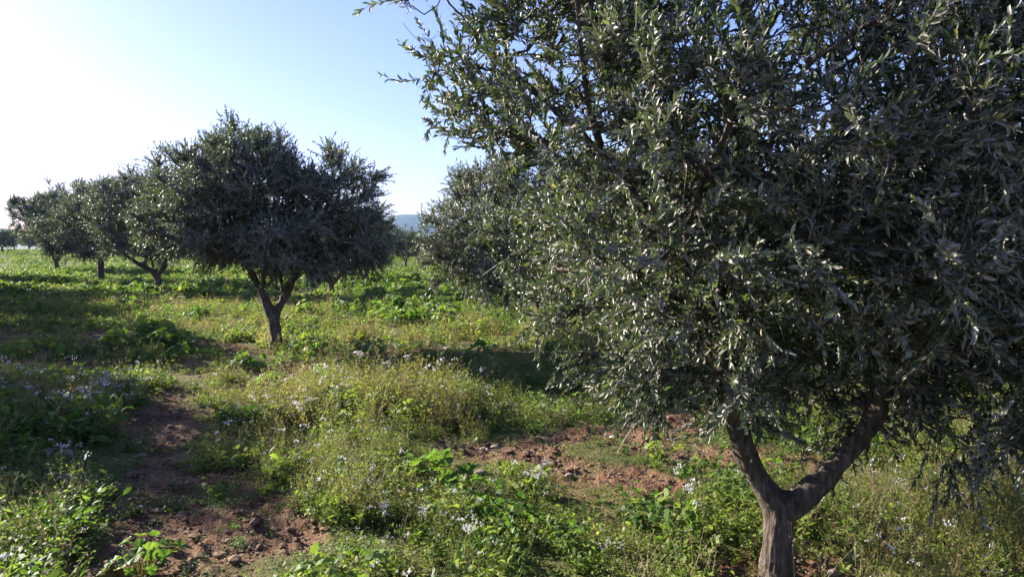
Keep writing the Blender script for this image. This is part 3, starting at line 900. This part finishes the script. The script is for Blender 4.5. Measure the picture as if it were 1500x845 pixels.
def scatter(name, tpls, pos, scale, tint, mats, label, rng, cat='weeds'):
    if len(pos) == 0: return
    ch = rng.integers(0, len(tpls), len(pos)); az = rng.uniform(0, 6.283, len(pos))
    Vs, Ts, Ms, Ti = [], [], [], []; off = 0
    for k, t in enumerate(tpls):
        s = ch == k; n = int(s.sum())
        if n == 0: continue
        c = np.cos(az[s])[:, None]; si = np.sin(az[s])[:, None]; sc = scale[s][:, None]
        v = t.V[None]
        X = (v[..., 0] * c - v[..., 1] * si) * sc; Y = (v[..., 0] * si + v[..., 1] * c) * sc; Z = v[..., 2] * sc * rng.uniform(.75, 1.2, n)[:, None]
        V = np.stack([X, Y, Z], -1) + pos[s][:, None, :]
        Vs.append(V.reshape(-1, 3)); Ts.append((t.T[None] + (np.arange(n) * len(t.V))[:, None, None]).reshape(-1, 3) + off)
        Ms.append(np.tile(t.M, n)); Ti.append(np.clip(tint[s][:, None] + t.dt[None], 0, 1).ravel()); off += n * len(t.V)
    me = mesh_from(name, np.concatenate(Vs), np.concatenate(Ts), mats, np.concatenate(Ms), np.concatenate(Ti))
    o = link(name, me); tag(o, label, cat, kind='stuff')

rng = np.random.default_rng(99)
def field(r0, r1, dens):
    """random points in the view wedge between two distances"""
    a0, a1 = math.radians(-44), math.radians(44)
    area = .5 * (a1 - a0) * (r1 * r1 - r0 * r0); n = int(area * dens)
    r = np.sqrt(rng.uniform(r0 * r0, r1 * r1, n)); a = rng.uniform(a0, a1, n)
    return r * np.sin(a), r * np.cos(a)

def lush(x, y):      # tall, olive-yellow weeds
    return fbm(x * .45 + 20, y * .45, 91, 3)
def greenn(x, y):    # leafy green areas
    return fbm(x * .5, y * .5 + 40, 121, 3)
def px_of(x, y):
    return 750 + F * x / y, 355 + F * EYE / y
def blob(px, py, cx, cy, rx, ry):
    return np.exp(-(((px - cx) / rx) ** 2 + ((py - cy) / ry) ** 2))

W0 = [t_weed(s, .31, 8, True) for s in range(6)] + [t_weed(s + 20, .30, 8, False) for s in range(4)]
BLO = [t_weed(s + 60, .25, 6, True, 0, .42) for s in range(5)]
W1 = [t_weed(s + 40, .30, 6, s % 3 == 0, 1) for s in range(6)]
L0 = [t_leafy(s, .20, 10, 0, rs) for s, rs in enumerate((.8, .9, 1, 1.1, 1.2, 1.35, .7))]
L1 = [t_leafy(s + 10, .14, 6, 1, 1.2) for s in range(5)]
D0 = [t_dry(s) for s in range(5)]
ROS = [t_leafy(s + 300, .22, 9, 0, 1.9) for s in range(4)] + [t_mallow(s + 320, 9, .16, .8, .12) for s in range(3)]
GR = [t_grass(s) for s in range(4)]
C0 = [t_carpet(s) for s in range(5)]
FAR = [t_leafy(s + 30, .16, 4, 1, 2.2) for s in range(4)]
MALf = [t_mallow(s + 70, 14, .26, 1.3, .18) for s in range(4)]

def bands(r0, r1, dens, kinds, names, lod):
    for kind, d in dens.items():
        x, y = field(r0, r1, d)
        m = soil_mask(x, y); lu = lush(x, y); gn = greenn(x, y)
        r = np.hypot(x, y)
        px, py = px_of(x, y)
        hv = fbm(x * 1.3 + 7, y * 1.3, 171, 3); cl = np.clip((fbm(x * 2.3, y * 2.3 + 5, 181, 2) - .30) * 4, .12, 1)
        # where the photograph shows tall straw-coloured growth / flat green leaves
        tall = blob(px, py, 540, 690, 190, 160) + 1.2 * blob(px, py, 1390, 750, 260, 130) + .7 * blob(px, py, 560, 570, 130, 50) + .8 * blob(px, py, 900, 560, 200, 40) + .6 * blob(px, py, 100, 520, 150, 50)
        leafy = blob(px, py, 930, 800, 190, 80) + blob(px, py, 690, 740, 120, 50) + .8 * blob(px, py, 80, 650, 150, 90) + .8 * blob(px, py, 1350, 790, 200, 60) + .5 * blob(px, py, 560, 640, 150, 40)
        if kind == 'weed': p = np.clip(.42 + (lu - .5) * 2.2 + tall * 1.3 - leafy * .1, .05, 1)
        elif kind == 'bloom': p = np.clip(blob(px, py, 740, 800, 240, 65) + .4 * blob(px, py, 90, 670, 140, 90) + .8 * blob(px, py, 1280, 790, 150, 60) + .5 * blob(px, py, 880, 540, 150, 30) + .12 + (lu - .5), 0, 1)
        elif kind == 'rosette': p = np.where(r > 3.6, .8, 0)
        elif kind == 'leafy': p = np.clip(.50 + (gn - .5) * 3.2 + leafy * 1.0 - tall * .2, .08, 1)
        elif kind == 'dry': p = np.clip(.20 + (lu - .45) * 2.5 + tall * .4 - (gn - .5) * 2 - leafy * .3, .03, 1)
        elif kind == 'grass': p = np.clip(.5 + (gn - .5) * 2, .1, 1)
        elif kind == 'mallow': p = np.clip((fbm(x * .35 + 70, y * .35, 151, 3) - .52) * 9, 0, 1)
        else: p = np.full(len(x), .8)
        p = p * np.clip(1 - m * (1.12 if kind != 'carpet' else .82), 0, 1)
        p = p * (cl if kind != 'carpet' else 1)
        insoil = np.clip((fbm(x * 2.9 + 30, y * 2.9, 191, 2) - .50) * 8, 0, 1) * np.where(px < 480, .9, .4)      # small tufts on the bare soil
        p = np.maximum(p, insoil * {'leafy': 1, 'carpet': .9, 'dry': .5, 'weed': .25}.get(kind, 0))
        if kind in ('weed', 'dry', 'grass'): p = p * (1 - .88 * soil_behind(x, y))
        if kind == 'leafy': p = p * (1 - .45 * soil_behind(x, y))
        br = blob(px, py, 1400, 770, 230, 95)
        if kind == 'weed': p = np.maximum(p, br * .9)
        if kind == 'dry': p = np.maximum(p, br * .6)
        trunkfree = np.hypot(x - B[0], y - B[1]) > .13
        k = (rng.random(len(x)) < p) & trunkfree
        x, y = x[k], y[k]
        z = hgt_fine(x, y) - .006
        s = rng.uniform(.6, 1.25, len(x)) * (1 + .25 * (lu[k] - .5) * 2) * (1 - .45 * m[k]) * np.clip(.35 + 1.35 * hv[k], .5, 1.45)
        if kind == 'weed': s *= .80 + .26 * np.clip(tall[k], 0, 1)
        if kind in ('weed', 'dry'): s *= 1 + .35 * br[k]
        if kind == 'leafy': s *= 1 - .4 * soil_behind(x, y)
        base = {'weed': lu[k] * .8 + .15, 'leafy': 1 - gn[k], 'dry': np.full(len(x), .5), 'grass': lu[k], 'carpet': 1 - gn[k], 'rosette': rng.random(len(x)), 'bloom': lu[k] * .5, 'mallow': fbm(x * 1.5, y * 1.5, 7, 2)}[kind]
        ti = np.clip(base + rng.normal(0, .16, len(x)), 0, 1)
        tp, leafm, nm, lab = kinds[kind]
        scatter(nm, tp, np.stack([x, y, z], -1), s, ti, [M[leafm], M['stem'], M['petal'], M['straw']], lab, rng)

K0 = {'weed': (W0, 'weed', 'wildflowers', 'slender yellow-green weeds with small white flower heads in the foreground'),
      'leafy': (L0, 'leafy', 'leafy_weeds', 'low bright green leafy weeds in the foreground'),
      'dry': (D0, 'straw', 'dry_grass', 'thin straw coloured dry stems among the foreground weeds'),
      'grass': (GR, 'leafy', 'grass', 'fine green grass blades in the foreground'),
      'bloom': (BLO, 'weed', 'wildflowers', 'white flowering weeds near the bottom of the view'),
      'rosette': (ROS, 'mallow', 'leafy_weeds', 'scattered larger-leaved green weeds in the foreground'),
      'carpet': (C0, 'leafy', 'ground_cover', 'tiny-leaved ground cover hugging the red soil')}
bands(2.3, 9.5, {'weed': 80, 'leafy': 105, 'dry': 60, 'grass': 12, 'carpet': 160, 'rosette': 7, 'bloom': 14}, K0, '', 0)
K1 = {'weed': (W1, 'weed', 'wildflowers', 'yellow-green weeds and scattered flowers around the rounded tree'),
      'leafy': (L1, 'leafy', 'leafy_weeds', 'green leafy weeds around the rounded tree'),
      'dry': (D0[:2], 'straw', 'dry_grass', 'pale dry stems in the middle distance'),
      'mallow': (MALf, 'mallow', 'ground_cover', 'patches of broad-leaved green growth in the middle distance')}
bands(9.5, 22, {'weed': 30, 'leafy': 66, 'dry': 20, 'mallow': 13}, K1, '', 1)
K2 = {'weed': (W1[:3], 'weed', 'wildflowers', 'yellow-green weeds covering the far grove floor'),
      'leafy': (FAR, 'leafy', 'leafy_weeds', 'bright green growth covering the far grove floor'),
      'dry': (D0[:1], 'straw', 'dry_grass', 'pale dry stems on the far grove floor'),
      'mallow': (MALf[:2], 'mallow', 'ground_cover', 'patches of broad-leaved green growth on the far grove floor')}
bands(22, 48, {'weed': 5, 'leafy': 20, 'dry': 2, 'mallow': 5.0}, K2, '', 2)
K3 = {'leafy': (FAR, 'leafy', 'leafy_weeds', 'green growth on the horizon end of the grove floor'),
      'weed': (W1[:2], 'weed', 'wildflowers', 'yellow-green weeds at the horizon end of the grove floor')}
bands(48, 125, {'leafy': 6, 'weed': 1.2}, K3, '', 3)

# ------------------------------------------------------------------ individual broad-leaved plants
MAL = [t_mallow(s + 200, 30, .22, 1.0, .20) for s in range(4)]
MALM = []
for t in MAL:
    lf = t.M == 0
    def sub(sel, mat, nm):
        T = t.T[sel]; ids, inv = np.unique(T, return_inverse=True)
        return mesh_from(nm, t.V[ids], inv.reshape(-1, 3), [mat], tint=np.clip(.5 + t.dt[ids], 0, 1))
    MALM.append((sub(lf, M['mallow'], 'foliage'), sub(~lf, M['stem'], 'stem')))
PL = [(650, 722, 1.15, 'bright green round-leaved plant at the centre, edge of the bare red soil'),
      (690, 745, .9, 'round-leaved plant in front of the bare red patch, right of the brightest clump'),
      (610, 700, .8, 'round-leaved plant left of the brightest clump near the centre'),
      (365, 545, 1.2, 'sunlit yellow-green plant in front of the rounded tree'),
      (395, 585, 1.2, 'broad-leaved plant below the rounded tree, right of the path end'),
      (470, 530, 1.5, 'dark green broad-leaved clump right of the slim V trunk'),
      (540, 528, 1.4, 'second broad-leaved clump to the right of the slim V trunk'),
      (440, 520, 1.1, 'small bright clump beside the foot of the slim V trunk'),
      (250, 510, 1.3, 'sunlit clump left of the bare patch by the rounded tree'),
      (30, 530, 1.5, 'broad-leaved clump in shade at the left edge'),
      (90, 515, 1.3, 'shaded broad-leaved clump beside the one at the left edge'),
      (190, 455, 2.0, 'bright green clump in front of the left dark forked tree'),
      (650, 470, 2.2, 'tall bright green clump by the row on the right'),
      (700, 535, 1.3, 'shaded clump under the half hidden tree'),
      (590, 428, 2.4, 'far bright clump in the open lane'),
      (345, 425, 2.2, 'dark clump seen under the rounded crown'),
      (80, 645, 1.2, 'leafy clump left of the path in shade'),
      (130, 640, 1.0, 'leafy clump at the left rim of the path in shade'),
      (1140, 712, .9, 'lit yellow-green plant seen through the fork of the large trunk'),
      (210, 845, .9, 'leafy clump at the bottom edge on the path'),
      (735, 790, .55, 'single small round-leaved plant among white flowers at the bottom')]
for i, (px, py, s, lab) in enumerate(PL):
    x, y = G(px, py)
    o = empty('mallow_plant', (x, y, float(hgt_fine(x, y)) - .005)); o.rotation_euler.z = i * 1.7; o.scale = (s, s, s)
    tag(o, lab, 'plant', 'broad-leaved plants in the grove')
    a, b = MALM[i % 4]; link('foliage', a, o); link('stem', b, o)

# ------------------------------------------------------------------ clods and stones
def rock(seed, sub=2, amp=.28, flat=.6):
    import bmesh
    bm = bmesh.new(); bmesh.ops.create_icosphere(bm, subdivisions=sub, radius=1)
    rg = np.random.default_rng(seed); ph = rg.uniform(0, 6, 9); sq = rg.uniform(.7, 1.3, 3)
    for v in bm.verts:
        c = v.co; n = math.sin(c.x * 2.3 + ph[0]) * math.sin(c.y * 2.1 + ph[1]) + .6 * math.sin(c.z * 3.7 + ph[2] + c.x * 2) + .4 * math.sin(c.y * 6 + ph[3]) * math.sin(c.x * 5 + ph[4])
        v.co = c * (1 + amp * n * .6)
        v.co.x *= sq[0]; v.co.y *= sq[1]; v.co.z *= flat * sq[2]
    bm.verts.ensure_lookup_table()
    V = np.array([v.co[:] for v in bm.verts]); T = np.array([[v.index for v in f.verts] for f in bm.faces]); bm.free()
    return V, T
tps = []
for s in range(6):
    t = Tpl(); V, T = rock(s, 1); t.add(V, T, 0); tps.append(t.done())
x, y = field(2.3, 16, 900)
m = soil_mask(x, y); r_ = np.hypot(x, y)
k = rng.random(len(x)) < np.clip(m - .25, 0, 1) * .9 * (.45 + .55 * (fbm(x * 2.5, y * 2.5, 201, 3) > .5)) * np.clip(12 / r_ - .5, 0.15, 1)
x, y = x[k], y[k]
sz = np.clip(rng.lognormal(math.log(.009), .6, len(x)), .003, .04)
scatter('soil_clods', tps, np.stack([x, y, hgt_fine(x, y) + sz * .15], -1), sz, np.full(len(x), .5), [M['clod']], 'crumbly red soil clods on the bare patches', rng, cat='soil')

def t_litter(seed):
    rg = np.random.default_rng(seed); t = Tpl()
    for k in range(14):
        p = np.array([rg.normal(0, .08), rg.normal(0, .08), rg.uniform(.004, .015)]); L = rg.uniform(.02, .045)
        tleaf(t, p, rdir(rg, -.15, .15), unit(rdir(rg, 1, 4)), L, L * .24, 3, .5, dt=rg.uniform(-.4, .4))
    for k in range(3):
        p = np.array([rg.normal(0, .08), rg.normal(0, .08), .008]); d = rdir(rg, -.05, .15) * rg.uniform(.05, .12); ribbon(t, [p, p + d * .5 + [0, 0, .008], p + d], .003, 3, -.4)
    return t.done()
x, y = field(2.3, 15, 22)
k = rng.random(len(x)) < .25 + .75 * soil_mask(x, y); x, y = x[k], y[k]
scatter('leaf_litter', [t_litter(s) for s in range(6)], np.stack([x, y, hgt_fine(x, y)], -1), rng.uniform(.7, 1.3, len(x)), rng.uniform(0, 1, len(x)), [M['weed'], M['stem'], M['petal'], M['litter']], 'fallen dry leaves and twigs on the soil', rng, cat='leaf litter')

ST = [(60, 668, .085, 'pale stone half buried in weeds left of the path'), (97, 677, .075, 'grey stone to the right of the pale one left of the path'),
      (705, 700, .035, 'flat whitish stone at the near rim of the bare red patch'), (1090, 800, .03, 'small pale stone left of the large trunk foot'),
      (1182, 806, .035, 'small pinkish stone right of the large trunk foot'), (1222, 838, .035, 'small stone at the bottom right of the large trunk'),
      (220, 588, .03, 'white pebble at the far end of the path'), (212, 578, .022, 'tiny white pebble beside the path end'),
      (208, 668, .025, 'white pebble in the middle of the path'), (725, 655, .03, 'pinkish stone at the back of the bare red patch'),
      (835, 700, .03, 'pinkish stone right of centre in the bare red patch'), (205, 760, .022, 'pale earth-stained stone on the near path'),
      (10, 570, .05, 'pale stone at the left edge in shade')]
for i, (px, py, s, lab) in enumerate(ST):
    V, T = rock(400 + i, 3, .22, .55)
    x, y = G(px, py)
    o = link('stone', mesh_from('stone', V * s, T, [M['stone']], smooth=True)); o.location = (x, y, float(hgt_fine(x, y)) + s * .25); o.rotation_euler.z = i
    tag(o, lab, 'stone', 'stones in the grove')
